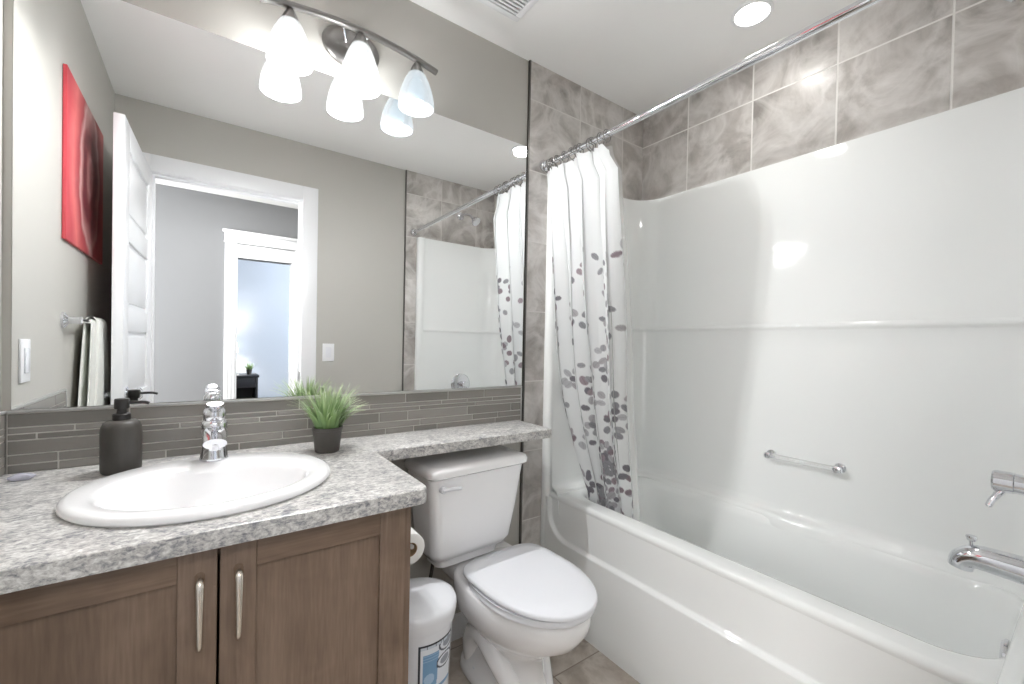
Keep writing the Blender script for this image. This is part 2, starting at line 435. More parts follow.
# ------------------------------------------------------------------ bathtub and surround (one moulded unit)
AX = 1.668
tub = thing('bathtub', (1.98, -0.75, 0), 'white one-piece acrylic bathtub with tall moulded surround in the tiled alcove', 'bathtub')
YB, YE = -0.012, YF+0.012        # outer back / front faces
XO = XR-0.003
def upath(d, R=0.13, n=10, x0=AX):
    """U path in plan, inset d from the walls; starts at the back end of the apron"""
    r = max(R-d, 0.03); yb = YB-0.02-d; yf = YE+0.02+d; xr = XO-0.012-d; pts = []
    nx = 12
    for k in range(nx): pts.append((x0+(xr-r-x0)*k/nx, yb))
    for k in range(n+1):
        a = math.radians(90-90*k/n); pts.append((xr-r+r*math.cos(a), yb-r+r*math.sin(a)))
    ny = 60
    for k in range(1, ny): pts.append((xr, yb-r+(yf-yb+2*r)*k/ny))
    for k in range(n+1):
        a = math.radians(-90*k/n); pts.append((xr-r+r*math.cos(a), yf+r+r*math.sin(a)))
    for k in range(1, nx+1): pts.append((xr-r+(x0-xr+r)*k/nx, yf))
    return pts
def sm(a, b, t):
    t = max(0.0, min(1.0, (t-a)/(b-a))); return t*t*(3-2*t)
prof = [(1.966, -0.014), (1.968, -0.008), (1.966, -0.002), (1.961, 0.002), (1.60, 0.003), (1.302, 0.005), (1.297, 0.009), (1.292, 0.0135), (1.286, 0.015),
        (1.280, 0.0135), (1.275, 0.010), (1.27, 0.0085), (1.20, 0.012), (1.0, 0.029), (0.575, 0.030), (0.556, 0.033), (0.546, 0.040), (0.541, 0.052), (0.536, 0.064), (0.524, 0.071), (0.50, 0.074), (0.44, 0.078)]
rings = []
for z, d in prof:
    ring = []
    for (x, y) in upath(d):
        bulge = 0.009*sm(0.80, 0.60, z)*sm(-0.70, -0.76, y)*sm(-0.99, -0.93, y) if x > 2.15 else 0
        ring.append((x-bulge, y, z))
    rings.append(ring)
bm = bm_new(); loft(bm, rings, close_u=False)
# front flanges that close the surround towards the room
for s, yw0, yo in ((1, YB, -0.0096), (-1, YE, YF+0.0096)):
    y_in = yw0-s*0.024
    loft(bm, [[(AX-0.016, yo, z), (AX-0.018, yo-s*0.004, z), (AX-0.018, y_in+s*0.006, z), (AX-0.012, y_in-s*0.004, z), (AX+0.004, y_in-s*0.012, z), (AX+0.03, y_in-s*0.011, z), (AX+0.03, yo, z)] for z in (0.002, 0.40, 1.2, 1.958, 1.964)], True, True, True)
    
obj('surround', bm, MAT['acrylic'], tub, ang=50)
# basin: rim, sloping walls, floor
bm = bm_new()
RZ = 0.527
def tl(x0, x1, yf_, yb_, r, z): return rrect(x0, yf_, x1, yb_, r, z, 10)
R_ = [tl(AX+0.008, 2.295, YE+0.006, YB-0.006, 0.02, 0.49), tl(AX, 2.298, YE+0.003, YB-0.003, 0.02, 0.508), tl(AX+0.002, 2.297, YE+0.004, YB-0.004, 0.02, 0.519), tl(AX+0.008, 2.29, YE+0.01, YB-0.01, 0.02, RZ-0.002), tl(AX+0.016, 2.285, YE+0.02, YB-0.02, 0.02, RZ),
      tl(AX+0.072, 2.246, YE+0.075, YB-0.09, 0.13, RZ), tl(AX+0.082, 2.236, YE+0.083, YB-0.10, 0.125, RZ-0.003), tl(AX+0.090, 2.228, YE+0.090, YB-0.108, 0.12, RZ-0.012), tl(AX+0.096, 2.222, YE+0.096, YB-0.118, 0.12, 0.49),
      tl(AX+0.115, 2.205, YE+0.11, YB-0.16, 0.13, 0.36), tl(AX+0.135, 2.185, YE+0.16, YB-0.24, 0.13, 0.22), tl(AX+0.155, 2.165, YE+0.19, YB-0.30, 0.12, 0.16), tl(AX+0.19, 2.13, YE+0.24, YB-0.36, 0.10, 0.13), tl(AX+0.26, 2.06, YE+0.32, YB-0.44, 0.06, 0.122)]
loft(bm, R_, True, False, True)
obj('basin', bm, MAT['acrylic'], tub, ang=60)
# apron with a stepped lower panel and rounded corners
bm = bm_new()
ny, nz = 300, 126
y0, y1 = YE-0.002, YB+0.002; ztop = 0.508
rows = []
zs = [ztop*k/nz for k in range(nz+1)]
rr, ya, yb_, za = 0.115, YE+0.045, YB-0.045, 0.340
def sd(y, z):
    # signed distance to upper recessed field (open at the top)
    cx, hx = (ya+yb_)/2, (yb_-ya)/2
    qx = abs(y-cx)-hx+rr; qz = (za+rr)-z
    return math.hypot(max(qx, 0), max(qz, 0)) + min(max(qx, qz), 0) - rr
for z in zs:
    row = []
    for k in range(ny+1):
        y = y0+(y1-y0)*k/ny
        s_ = sd(y, z)
        x = AX+0.004 - 0.018*sm(-0.0045, 0.0045, s_)
        row.append((x, y, z))
    rows.append(row)
loft(bm, rows, close_u=False)
obj('apron', bm, MAT['acrylic'], tub, ang=60)
bm = bm_new(); lathe(bm, [(0.040, 0.0), (0.040, 0.006), (0.034, 0.011), (0.012, 0.013)], (1.985, YE+0.099, 0.455), 28, 'y'); 
obj('overflow_plate', bm, MAT['chrome'], tub)
bm = bm_new(); lathe(bm, [(0.036, 0.0), (0.036, 0.004), (0.026, 0.007), (0.010, 0.006)], (1.98, YE+0.40, 0.121), 24, 'z')
obj('drain', bm, MAT['chrome'], tub)

# grab bar
gb = thing('grab_bar', (2.27, -0.84, 0.757), 'short clear acrylic grab bar with chrome ends on the surround above the tub', 'grab bar')
XS = XO-0.012-0.029
bm = bm_new(); tube(bm, [(XS-0.035, -0.722, 0.766), (XS-0.035, -0.955, 0.766)], 0.0095, 16)
obj('bar', bm, MAT['clear'], gb)
for y in (-0.722, -0.955):
    bm = bm_new(); lathe(bm, [(0.018, XS+0.001), (0.018, XS-0.006), (0.011, XS-0.012), (0.011, XS-0.030), (0.0125, XS-0.034), (0.012, XS-0.044), (0.005, XS-0.047)], (0, y, 0.766), 20, 'x')
    obj('post', bm, MAT['chrome'], gb)

# tub spout
YP = YE+0.02+0.029
sp = thing('tub_spout', (1.99, YP, 0.655), 'chrome bathtub spout with a pull-up diverter below the shower valve', 'tub spout')
bm = bm_new()
path = [(1.99, YP-0.004, 0.672), (1.99, YP+0.05, 0.675), (1.99, YP+0.095, 0.676), (1.99, YP+0.117, 0.672), (1.99, YP+0.132, 0.658), (1.99, YP+0.136, 0.640)]
pp = smooth_path(path, 6); n = len(pp)
tube(bm, pp, [0.034-0.010*(k/(n-1)) for k in range(n)], 24)
obj('spout_body', bm, MAT['chrome'], sp, ang=50)
bm = bm_new(); lathe(bm, [(0.042, YP-0.003), (0.042, YP+0.004), (0.034, YP+0.010)], (1.99, 0, 0.672), 28, 'y'); obj('flange', bm, MAT['chrome'], sp)
bm = bm_new(); lathe(bm, [(0.004, 0.695), (0.004, 0.712), (0.008, 0.714), (0.011, 0.722), (0.010, 0.726)], (1.99, YP+0.118, 0), 16); obj('diverter', bm, MAT['chrome'], sp)

# shower valve
sv = thing('shower_valve', (2.01, YP, 0.875), 'chrome shower valve with round plate and lever handle above the tub spout', 'shower valve')
bm = bm_new(); lathe(bm, [(0.082, YP-0.002), (0.082, YP+0.003), (0.074, YP+0.010), (0.040, YP+0.016), (0.028, YP+0.018)], (2.01, 0, 0.875), 40, 'y'); obj('escutcheon', bm, MAT['chrome'], sv)
bm = bm_new(); lathe(bm, [(0.024, YP+0.012), (0.024, YP+0.05), (0.026, YP+0.052), (0.026, YP+0.084), (0.023, YP+0.088), (0.008, YP+0.089)], (2.01, 0, 0.875), 28, 'y'); obj('handle_hub', bm, MAT['chrome'], sv)
bm = bm_new(); tube(bm, smooth_path([(2.01, YP+0.068, 0.860), (2.006, YP+0.078, 0.842), (2.0, YP+0.088, 0.822), (1.996, YP+0.092, 0.808)], 5), [0.011]*6+[0.0095]*5+[0.009]*4+[0.006], 14, flat=0.7); obj('lever', bm, MAT['chrome'], sv)

# shower head
sh = thing('showerhead', (2.01, YF+0.009, 2.19), 'chrome shower head on a curved arm high on the tiled front wall', 'shower head')
bm = bm_new(); pth = smooth_path([(2.01, YF+0.009, 2.19), (2.02, YF+0.06, 2.195), (2.035, YF+0.11, 2.18), (2.045, YF+0.135, 2.158)], 6); tube(bm, pth, 0.0085, 14); obj('shower_arm', bm, MAT['chrome'], sh)
bm = bm_new(); lathe(bm, [(0.030, YF+0.008), (0.029, YF+0.014), (0.014, YF+0.020)], (2.01, 0, 2.19), 24, 'y'); obj('arm_flange', bm, MAT['chrome'], sh)
bm = bm_new(); t_ = bmesh.new(); lathe(t_, [(0.010, 0.0), (0.013, 0.012), (0.013, 0.02), (0.020, 0.030), (0.034, 0.048), (0.038, 0.058), (0.036, 0.062), (0.030, 0.061)], (0, 0, 0), 28)
dr = (pth[-1]-pth[-3]).normalized(); rot = Vector((0, 0, 1)).rotation_difference(dr).to_matrix().to_4x4(); rot.translation = pth[-1]-dr*0.004
join(bm, t_, 0, rot); obj('spray_head', bm, MAT['chrome'], sh)

# ------------------------------------------------------------------ shower rod and curtain
RX, RZ_ = 1.627, 2.000
rod = thing('curtain_rod', (RX, -0.75, RZ_), 'straight chrome shower curtain rod spanning the tub alcove', 'curtain rod')
bm = bm_new(); tube(bm, [(RX, -0.012, RZ_), (RX, YF+0.012, RZ_)], 0.0125, 20); obj('rod', bm, MAT['chrome'], rod)
for y, s in ((-0.009, -1), (YF+0.009, 1)):
    bm = bm_new(); lathe(bm, [(0.026, y), (0.026, y+s*0.006), (0.018, y+s*0.020), (0.0135, y+s*0.024)], (RX, 0, RZ_), 24, 'y'); obj('end_flange', bm, MAT['chrome'], rod)

cur = thing('shower_curtain', (RX+0.06, -0.25, 0.33), 'white shower curtain printed with grey and mauve leaves, bunched by the wall', 'shower curtain')
def lerp(tab, z):
    tab = sorted(tab)
    if z <= tab[0][0]: return tab[0][1]
    for (a, va), (b, vb) in zip(tab[:-1], tab[1:]):
        if z <= b: t = (z-a)/(b-a); return va+(vb-va)*t
    return tab[-1][1]
NS, NZ = 420, 440
ZT, ZB = 1.980, 0.34
XC = [(1.97, RX), (1.75, 1.640), (1.36, 1.678), (0.95, 1.722), (0.55, 1.785), (0.34, 1.80)]
YL = [(1.97, -0.014), (1.36, -0.026), (1.1, -0.042), (0.95, -0.062), (0.75, -0.10), (0.55, -0.160), (0.34, -0.20)]
YR = [(1.97, -0.380), (1.92, -0.388), (1.86, -0.424), (1.75, -0.424), (1.3, -0.412), (0.9, -0.400), (0.55, -0.396), (0.34, -0.400)]
# fold profile: phase along s, irregular
NF = 4.4
fold_amp = [0.030+0.016*random.random() for _ in range(12)]
def curt(s, z, off=0.0):
    t = (ZT-z)/(ZT-ZB)
    yl, yr, xc = lerp(YL, z), lerp(YR, z), lerp(XC, z)
    ph = s*NF + 0.22*math.sin(5.1*s+1.2*t) + 0.10*math.sin(9*s+2.0)
    k = ph % 1.0; i = int(ph) % 12
    a = (0.30+0.65*min(1, t*2.2))*fold_amp[i]*(1-0.25*t)
    x = xc + off + a*math.sin(2*PI*ph) + 0.006*math.sin(17*s+6*t)
    y = yl+(yr-yl)*(s + 0.030*math.sin(4*PI*ph)) + 0.004*math.sin(11*t+7*s)
    return Vector((x, y, z))
def top_z(s):
    # scalloped header hanging between 12 rings
    u = s*11; return ZT-0.012*abs(math.sin(PI*u)) - 0.04*sm(0.97, 1.0, s)
# printed leaves in cloth coordinates (u: metres across the flat cloth, v: height)
CW = 0.92
leaves = []
rnd = random.Random(5)
def leaf(u, v, a, b, ang, col): leaves.append((u, v, a, b, math.cos(ang), math.sin(ang), col))
cols = [(158, 158, 161), (140, 140, 144), (172, 169, 172), (136, 122, 128), (152, 138, 144), (122, 119, 125), (180, 180, 183)]
cols = [lin(c) for c in cols]
for k in range(135):
    v0 = 0.36+1.20*(rnd.random()**1.75); u0 = rnd.uniform(-0.02, CW+0.02)
    dens = 1-(v0-0.36)/1.2
    nleaf = 2+int(rnd.random()*3+5.5*dens*rnd.random())
    base = rnd.choice(cols); ang0 = rnd.uniform(0, 2*PI)
    for j in range(nleaf):
        an = ang0+2*PI*j/max(4, nleaf)+rnd.uniform(-.4, .4); rad = rnd.uniform(0.020, 0.050)
        col = base if rnd.random() < 0.6 else rnd.choice(cols)
        leaf(u0+rad*math.cos(an), v0+rad*math.sin(an), rnd.uniform(0.014, 0.022), rnd.uniform(0.011, 0.016), an+rnd.uniform(-.5, .5), col)
for k in range(26): leaf(rnd.uniform(0, CW), rnd.uniform(0.9, 1.62), 0.015, 0.012, rnd.uniform(0, PI), rnd.choice(cols))
CELL = 0.06; cells = {}
for L in leaves:
    for i in (-1, 0, 1):
        for j in (-1, 0, 1): cells.setdefault((int(L[0]//CELL)+i, int(L[1]//CELL)+j), []).append(L)
WHITE = lin((226, 228, 228))
def print_col(u, v):
    c = WHITE
    for (lu, lv, a, b, ca, sa, col) in cells.get((int(u//CELL), int(v//CELL)), ()):
        p, q = (u-lu), (v-lv); p, q = p*ca+q*sa, -p*sa+q*ca
        e = (p/a)**2+(q/b)**2
        if e < 1:
            f = 1.0 if e < 0.8 else (1-e)/0.2
            shade = 0.82+0.18*(1 if abs(q) > 0.0016 else 0)
            c = tuple(c[i]*(1-f)+col[i]*shade*f for i in range(3))+(1,)
    return c
me = bpy.data.meshes.new('curtain_cloth'); vs = []; cl = []
for j in range(NZ+1):
    for i in range(NS+1):
        s = i/NS; zt = top_z(s); z = zt+(ZB-zt)*j/NZ
        vs.append(curt(s, z)-cur.location); cl.append(print_col(s*CW, z))
fs = [(j*(NS+1)+i, j*(NS+1)+i+1, (j+1)*(NS+1)+i+1, (j+1)*(NS+1)+i) for j in range(NZ) for i in range(NS)]
me.from_pydata(vs, [], fs); me.materials.append(MAT['curtain'])
at = me.color_attributes.new('print', 'FLOAT_COLOR', 'POINT')
at.data.foreach_set('color', [x for c in cl for x in c])
for p in me.polygons: p.use_smooth = True
o = bpy.data.objects.new('curtain_cloth', me); COL.objects.link(o); o.parent = cur
# inner liner
bm = bm_new(); rows = []
for j in range(81):
    row = []
    for i in range(121):
        s = i/120; z = ZT-0.012+(0.36-ZT)*j/80; p = curt(s*0.97+0.02, z, 0.026+0.012*math.sin(26*s)); p.y -= 0.005*s*min(1, 1.5*j/80+0.2); row.append(p)
    rows.append(row)
loft(bm, rows, close_u=False); obj('liner', bm, MAT['liner'], cur, ang=80, normals=False)
for k in range(12):
    s = k/11; p = curt(min(0.995, max(0.004, s)), ZT-0.006)
    bm = bm_new(); rr_ = 0.020
    pts = [(RX+rr_*math.sin(a), p.y, RZ_-0.006+rr_*1.15*math.cos(a)) for a in [2*PI*q/24 for q in range(25)]]
    tube(bm, pts, 0.0022, 8, caps=False); 
    tube(bm, [(RX-0.006, p.y, RZ_-0.028), (p.x, p.y, ZT-0.014)], 0.002, 6)
    obj('curtain_ring', bm, MAT['nickel'], cur)

# ------------------------------------------------------------------ vanity cabinet
cab = thing('vanity_cabinet', (0.40, -0.30, 0.0), 'brown stained wooden vanity cabinet with two panelled doors under the sink', 'cabinet')
CX1, CYF, CTOP = 0.786, -0.573, 0.8258
bm = bm_new()
bx(bm, 0.003, -0.57, 0.0, 0.022, -0.004, CTOP, bev=0.001); bx(bm, CX1-0.018, -0.57, 0.0, CX1, -0.004, CTOP, bev=0.001)
bx(bm, 0.022, -0.50, 0.095, CX1-0.018, -0.004, 0.113); bx(bm, 0.022, -0.020, 0.113, CX1-0.018, -0.004, CTOP)
bx(bm, 0.022, -0.50, 0.0, CX1-0.018, -0.482, 0.095)
obj('carcass', bm, MAT['wood'], cab)
bm = bm_new()
bx(bm, 0.003, CYF, 0.095, 0.045, CYF+0.02, CTOP, bev=0.001); bx(bm, CX1-0.035, CYF, 0.0, CX1, CYF+0.02, CTOP, bev=0.001)
bx(bm, 0.045, CYF, CTOP-0.03, CX1-0.035, CYF+0.02, CTOP); bx(bm, 0.045, CYF, 0.095, CX1-0.035, CYF+0.02, 0.125)
obj('face_frame', bm, MAT['wood'], cab)
def cab_door(x0, x1, hx):
    z0, z1, y0, y1, s = 0.11, 0.824, CYF-0.020, CYF-0.001, 0.057
    d = bm_new()
    bx(d, x0, y0, z0, x0+s, y1, z1, bev=0.0018); bx(d, x1-s, y0, z0, x1, y1, z1, bev=0.0018)
    bx(d, x0+s, y0, z1-s, x1-s, y1, z1, bev=0.0018, mi=1); bx(d, x0+s, y0, z0, x1-s, y1, z0+s, bev=0.0018, mi=1)
    bx(d, x0+s-0.003, y0+0.008, z0+s-0.003, x1-s+0.003, y1-0.003, z1-s+0.003)
    o = obj('door', d, [MAT['wood'], MAT['wood_x']], cab)
    h = bm_new(); zc = 0.709; L = 0.062
    P = smooth_path([(hx, y0+0.001, zc-L), (hx, y0-0.014, zc-L+0.002), (hx, y0-0.024, zc-L+0.016), (hx, y0-0.027, zc), (hx, y0-0.026, zc+L-0.02), (hx, y0-0.020, zc+L-0.003), (hx, y0+0.001, zc+L)], 6)
    rad = [0.0048+0.0030*sm(0.2, 0.85, k/(len(P)-1)) for k in range(len(P))]
    tube(h, P, rad, 14)
    obj('handle', h, MAT['pull'], o)
cab_door(0.058, 0.4115, 0.386); cab_door(0.4155, 0.764, 0.4435)

# ------------------------------------------------------------------ counter top with a narrow shelf over the toilet tank
SXC, SYC = 0.4075, -0.345
def arc(cx, cy, r, a0, a1, n=6): return [(cx+r*math.cos(math.radians(a0+(a1-a0)*k/n)), cy+r*math.sin(math.radians(a0+(a1-a0)*k/n))) for k in range(n+1)]
def outline(e):
    x1, yf, yb2, x2 = 0.813-e, -0.620+e, -0.236+e, 1.516-e
    p = [(0.002, -0.002), (0.002, yf)]
    p += arc(x1-0.028, yf+0.028, 0.028, -90, 0)
    p += arc(x1+0.010, yb2-0.010, 0.010, 180, 90, 4)
    p += arc(x2-0.012, yb2+0.012, 0.012, -90, 0, 4)
    p += [(x2, -0.002)]
    return p
bm = bm_new()
def fill(zv, e, up_):
    t_ = bmesh.new(); es = []
    for ring in (outline(e), [(SXC+0.225*math.cos(2*PI*k/48), SYC+0.210*math.sin(2*PI*k/48)) for k in range(48)]):
        vv = [t_.verts.new((x, y, zv)) for x, y in ring]
        es += [t_.edges.new((vv[i], vv[(i+1) % len(vv)])) for i in range(len(vv))]
    bmesh.ops.triangle_fill(t_, edges=es, use_beauty=True)
    join(bm, t_)
fill(CZ, 0.005, True); fill(CZ-0.034, 0.0, False)
def R3(e, z): return [(x, y, z) for x, y in outline(e)]
loft(bm, [R3(0, CZ-0.034), R3(0, CZ-0.006), R3(0.0015, CZ-0.0018), R3(0.005, CZ)])
el = [(SXC+0.225*math.cos(2*PI*k/48), SYC+0.210*math.sin(2*PI*k/48)) for k in range(48)]
loft(bm, [[(x, y, z) for x, y in el] for z in (CZ, CZ-0.034)])
bmesh.ops.remove_doubles(bm, verts=bm.verts, dist=0.0002)
tag(obj('countertop', bm, MAT['counter'], origin=(0, 0, CZ-0.034)), 'grey and white speckled laminate countertop with a narrow shelf over the toilet tank', 'countertop')

# backsplash: mosaic strips, two lengths of it (back wall, left wall)
ROWS = [0.0215, 0.023, 0.0345, 0.0155, 0.0155, 0.0340]
def splash(u0, u1, place, seed):
    r_ = random.Random(seed); bm = bm_new(); z = CZ+0.001; g = 0.0032
    for hgt in ROWS:
        u = u0+0.002
        first = True
        while u < u1-0.004:
            L = r_.uniform(0.09, 0.30) if not first else r_.uniform(0.04, 0.22)
            first = False
            e = min(u+L, u1-0.002)
            if u1-0.002-e < 0.03: e = u1-0.002
            b = place(u, e, z, z+hgt-g, 0.008); bx(bm, *b, bev=0.0009, seg=1)
            u = e+g
        z += hgt
    b = place(u0, u1, CZ, z, 0.0055); bx(bm, *b, mi=1)
    b = place(u0, u1, z-0.0005, z+0.0055, 0.0095); bx(bm, *b, bev=0.001, mi=2)
    b = place(u1-0.001, u1+0.004, CZ, z+0.0055, 0.0095); bx(bm, *b, bev=0.001, mi=2)
    return bm, z+0.0055
bm, SZ = splash(0.0105, 1.526, lambda a, b, z0, z1, d: (a, -d, z0, b, 0.0, z1), 3)
tag(obj('backsplash', bm, [MAT['mosaic'], MAT['grout'], MAT['light_edge']], origin=(0, 0, CZ)), 'long strip of grey mosaic tile backsplash below the mirror', 'backsplash')
bm, _ = splash(0.0, 0.553, lambda a, b, z0, z1, d: (0.0, -b, z0, d, -a, z1), 9)
tag(obj('backsplash', bm, [MAT['mosaic'], MAT['grout'], MAT['light_edge']], origin=(0, 0, CZ)), 'short grey mosaic side splash on the left wall, seen in the mirror', 'backsplash')

# mirror
bm = bm_new(); bx(bm, 0.0165, -0.006, SZ+0.001, 1.530, -0.0005, 2.064, bev=0.0012, seg=1)
tag(obj('wall_mirror', bm, MAT['mirror'], origin=(0.77, 0, SZ)), 'large frameless wall mirror above the grey mosaic backsplash', 'mirror')

# ------------------------------------------------------------------ sink and faucet
sink = thing('sink', (SXC, SYC, CZ), 'white oval drop-in porcelain sink set in the speckled countertop', 'sink')
def ell(cx, cy, a, b, z, n=64): return [(cx+a*math.cos(2*PI*k/n), cy+b*math.sin(2*PI*k/n), z) for k in range(n)]
bm = bm_new(); cy2 = -0.378
loft(bm, [ell(SXC, SYC, .220, .205, CZ-0.02), ell(SXC, SYC, .222, .207, CZ+0.0005), ell(SXC, SYC, .242, .2215, CZ+0.0008), ell(SXC, SYC, .2455, .2250, CZ+0.006), ell(SXC, SYC, .2445, .2240, CZ+0.012), ell(SXC, SYC, .240, .2195, CZ+0.0175), ell(SXC, SYC, .232, .2125, CZ+0.020),
          ell(SXC, cy2+.010, .203, .170, CZ+0.0195), ell(SXC, cy2, .190, .153, CZ+0.017), ell(SXC, cy2, .184, .147, CZ+0.011), ell(SXC, cy2, .179, .142, CZ), ell(SXC, cy2, .170, .133, CZ-0.03),
          ell(SXC, cy2, .150, .114, CZ-0.075), ell(SXC, cy2, .118, .086, CZ-0.108), ell(SXC, cy2, .075, .052, CZ-0.124), ell(SXC, cy2, .024, .024, CZ-0.130)], True, False, True)
obj('bowl', bm, MAT['porcelain'], sink, ang=60)
bm = bm_new(); lathe(bm, [(0.026, CZ-0.1295), (0.025, CZ-0.126), (0.017, CZ-0.127), (0.014, CZ-0.124), (0.004, CZ-0.122)], (SXC, cy2, 0), 24); obj('drain', bm, MAT['chrome'], sink)

FX, FY, FZ = 0.411, -0.176, CZ+0.0195
fc = thing('faucet', (FX, FY, FZ), 'chrome single-lever faucet standing on the back rim of the sink', 'faucet')
bm = bm_new()
lathe(bm, [(0.0300, FZ), (0.0305, FZ+0.004), (0.0285, FZ+0.012), (0.0265, FZ+0.035), (0.0250, FZ+0.060), (0.0255, FZ+0.075), (0.0275, FZ+0.082), (0.0275, FZ+0.104), (0.025, FZ+0.110), (0.021, FZ+0.114)], (FX, FY, 0), 36)
obj('body', bm, MAT['chrome'], fc)
bm = bm_new()
P = smooth_path([(FX, FY-0.010, FZ+0.082), (FX, FY-0.045, FZ+0.085), (FX, FY-0.085, FZ+0.080), (FX, FY-0.118, FZ+0.070)], 6); n = len(P)
tube(bm, P, [0.028-0.005*k/(n-1) for k in range(n)], 24, flat=0.66)
lathe(bm, [(0.0115, FZ+0.052), (0.0125, FZ+0.056), (0.0125, FZ+0.068)], (FX, FY-0.106, 0), 20)
obj('spout', bm, MAT['chrome'], fc, ang=50)
bm = bm_new()
lathe(bm, [(0.0205, FZ+0.112), (0.0235, FZ+0.116), (0.0245, FZ+0.128), (0.0225, FZ+0.142), (0.016, FZ+0.151), (0.006, FZ+0.154)], (FX, FY, 0), 32)
obj('handle_cap', bm, MAT['chrome'], fc)
bm = bm_new()
P = smooth_path([(FX, FY+0.004, FZ+0.146), (FX, FY-0.020, FZ+0.153), (FX, FY-0.050, FZ+0.160), (FX, FY-0.078, FZ+0.170)], 6); n = len(P)
tube(bm, P, [0.0165+0.004*math.sin(PI*k/(n-1)) for k in range(n)], 16, flat=0.36)
obj('lever', bm, MAT['chrome'], fc, ang=50)
bm = bm_new(); tube(bm, [(FX, FY+0.026, FZ), (FX, FY+0.026, FZ+0.05)], 0.003, 10); lathe(bm, [(0.004, FZ+0.048), (0.0065, FZ+0.051), (0.0065, FZ+0.057), (0.003, FZ+0.061)], (FX, FY+0.026, 0), 14); obj('pop_up_rod', bm, MAT['chrome'], fc)

fc.scale = (1.04, 1.0, 0.90)

# ------------------------------------------------------------------ things on the counter
SX, SY = 0.2255, -0.115
sd_ = thing('soap_dispenser', (SX, SY, CZ), 'matte charcoal soap bottle with a black pump, left of the faucet', 'soap dispenser')
bm = bm_new(); lathe(bm, [(0.034, CZ+0.0005), (0.0375, CZ+0.004), (0.0390, CZ+0.012), (0.0392, CZ+0.100), (0.0380, CZ+0.112), (0.034, CZ+0.122), (0.027, CZ+0.1275), (0.018, CZ+0.129)], (SX, SY, 0), 44); obj('bottle', bm, MAT['bottle'], sd_)
bm = bm_new(); lathe(bm, [(0.0175, CZ+0.128), (0.0175, CZ+0.142), (0.016, CZ+0.144), (0.010, CZ+0.145), (0.009, CZ+0.156), (0.012, CZ+0.158), (0.012, CZ+0.161), (0.006, CZ+0.163), (0.006, CZ+0.166)], (SX, SY, 0), 28); obj('collar', bm, MAT['black'], sd_)
bm = bm_new(); lathe(bm, [(0.0135, CZ+0.156), (0.0145, CZ+0.158), (0.0145, CZ+0.177), (0.013, CZ+0.180), (0.005, CZ+0.181)], (SX, SY, 0), 28)
tube(bm, smooth_path([(SX+0.008, SY, CZ+0.170), (SX+0.030, SY-0.002, CZ+0.170), (SX+0.044, SY-0.003, CZ+0.169), (SX+0.052, SY-0.004, CZ+0.166)], 4), 0.0036, 12)
obj('pump_head', bm, MAT['black'], sd_)

def blade(bm, uvl, base, dirv, L, w, droop, lean):
    d = Vector((dirv[0], dirv[1], 0)); sidev = Vector((-d.y, d.x, 0)); n = 6; prev = None
    for k in range(n+1):
        t_ = k/n
        h = L*(t_*math.cos(lean*t_*0.6) - droop*t_*t_); r_ = L*(math.sin(lean)*t_*(0.45+0.55*t_))
        p = Vector(base)+d*r_+Vector((0, 0, h)); ww = w*(1-t_**1.8)*(0.75+0.5*math.sin(PI*min(1, t_*1.3)))+0.0003
        a, b = bm.verts.new(p-sidev*ww*0.5), bm.verts.new(p+sidev*ww*0.5+Vector((0, 0, 0.0006)))
        if prev:
            f = bm.faces.new((prev[0], prev[1], b, a))
            for l, v_ in zip(f.loops, ((0, (k-1)/n), (1, (k-1)/n), (1, t_), (0, t_))): l[uvl].uv = v_
        prev = (a, b)
def grass_plant(PX, PY, PZ, pr0, pr1, ph, nb, Lr, label, cat, group, seed, wid=0.006):
    r_ = random.Random(seed)
    pl = thing('potted_plant', (PX, PY, PZ), label, cat, 'potted grass plants')
    bm = bm_new(); lathe(bm, [(pr0-0.003, PZ+0.0005), (pr0, PZ+0.003), (pr1-0.0015, PZ+ph-0.010), (pr1, PZ+ph-0.009), (pr1+0.0006, PZ+ph), (pr1-0.003, PZ+ph), (pr1-0.004, PZ+ph-0.012)], (PX, PY, 0), 32, cap1=False); obj('pot', bm, MAT['pot'], pl)
    bm = bm_new(); lathe(bm, [(pr1-0.0035, PZ+ph-0.013), (0.5*pr1, PZ+ph-0.009), (0.002, PZ+ph-0.007)], (PX, PY, 0), 24); obj('soil', bm, MAT['soil'], pl)
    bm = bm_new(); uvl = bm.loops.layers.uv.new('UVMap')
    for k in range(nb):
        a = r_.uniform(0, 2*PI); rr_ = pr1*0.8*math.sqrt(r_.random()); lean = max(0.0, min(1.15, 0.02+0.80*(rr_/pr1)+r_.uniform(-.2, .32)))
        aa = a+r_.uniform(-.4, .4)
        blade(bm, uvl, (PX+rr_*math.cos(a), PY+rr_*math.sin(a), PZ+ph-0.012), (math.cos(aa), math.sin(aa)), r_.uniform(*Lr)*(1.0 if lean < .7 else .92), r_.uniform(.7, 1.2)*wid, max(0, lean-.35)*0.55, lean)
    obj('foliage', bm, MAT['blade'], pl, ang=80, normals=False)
grass_plant(0.690, -0.158, CZ, 0.034, 0.0425, 0.075, 230, (0.10, 0.155), 'small potted grass plant in a dark pot on the counter, right of the sink', 'plant', None, 21)

bm = bm_new(); t_ = bmesh.new(); bmesh.ops.create_icosphere(t_, subdivisions=3, radius=1.0)
for v in t_.verts:
    k = 1+0.16*math.sin(5*v.co.x+2)*math.cos(4*v.co.y)+0.08*math.sin(9*v.co.y+1)
    v.co = Vector((0.052+0.021*v.co.x*k, -0.082+0.013*v.co.y*k, CZ+0.0075+0.0078*v.co.z*k if v.co.z > -0.6 else CZ+0.0005))
join(bm, t_); tag(obj('soap_bar', bm, MAT['lilac'], origin='base'), 'small pale lilac soap lying in the back left corner of the counter', 'soap')

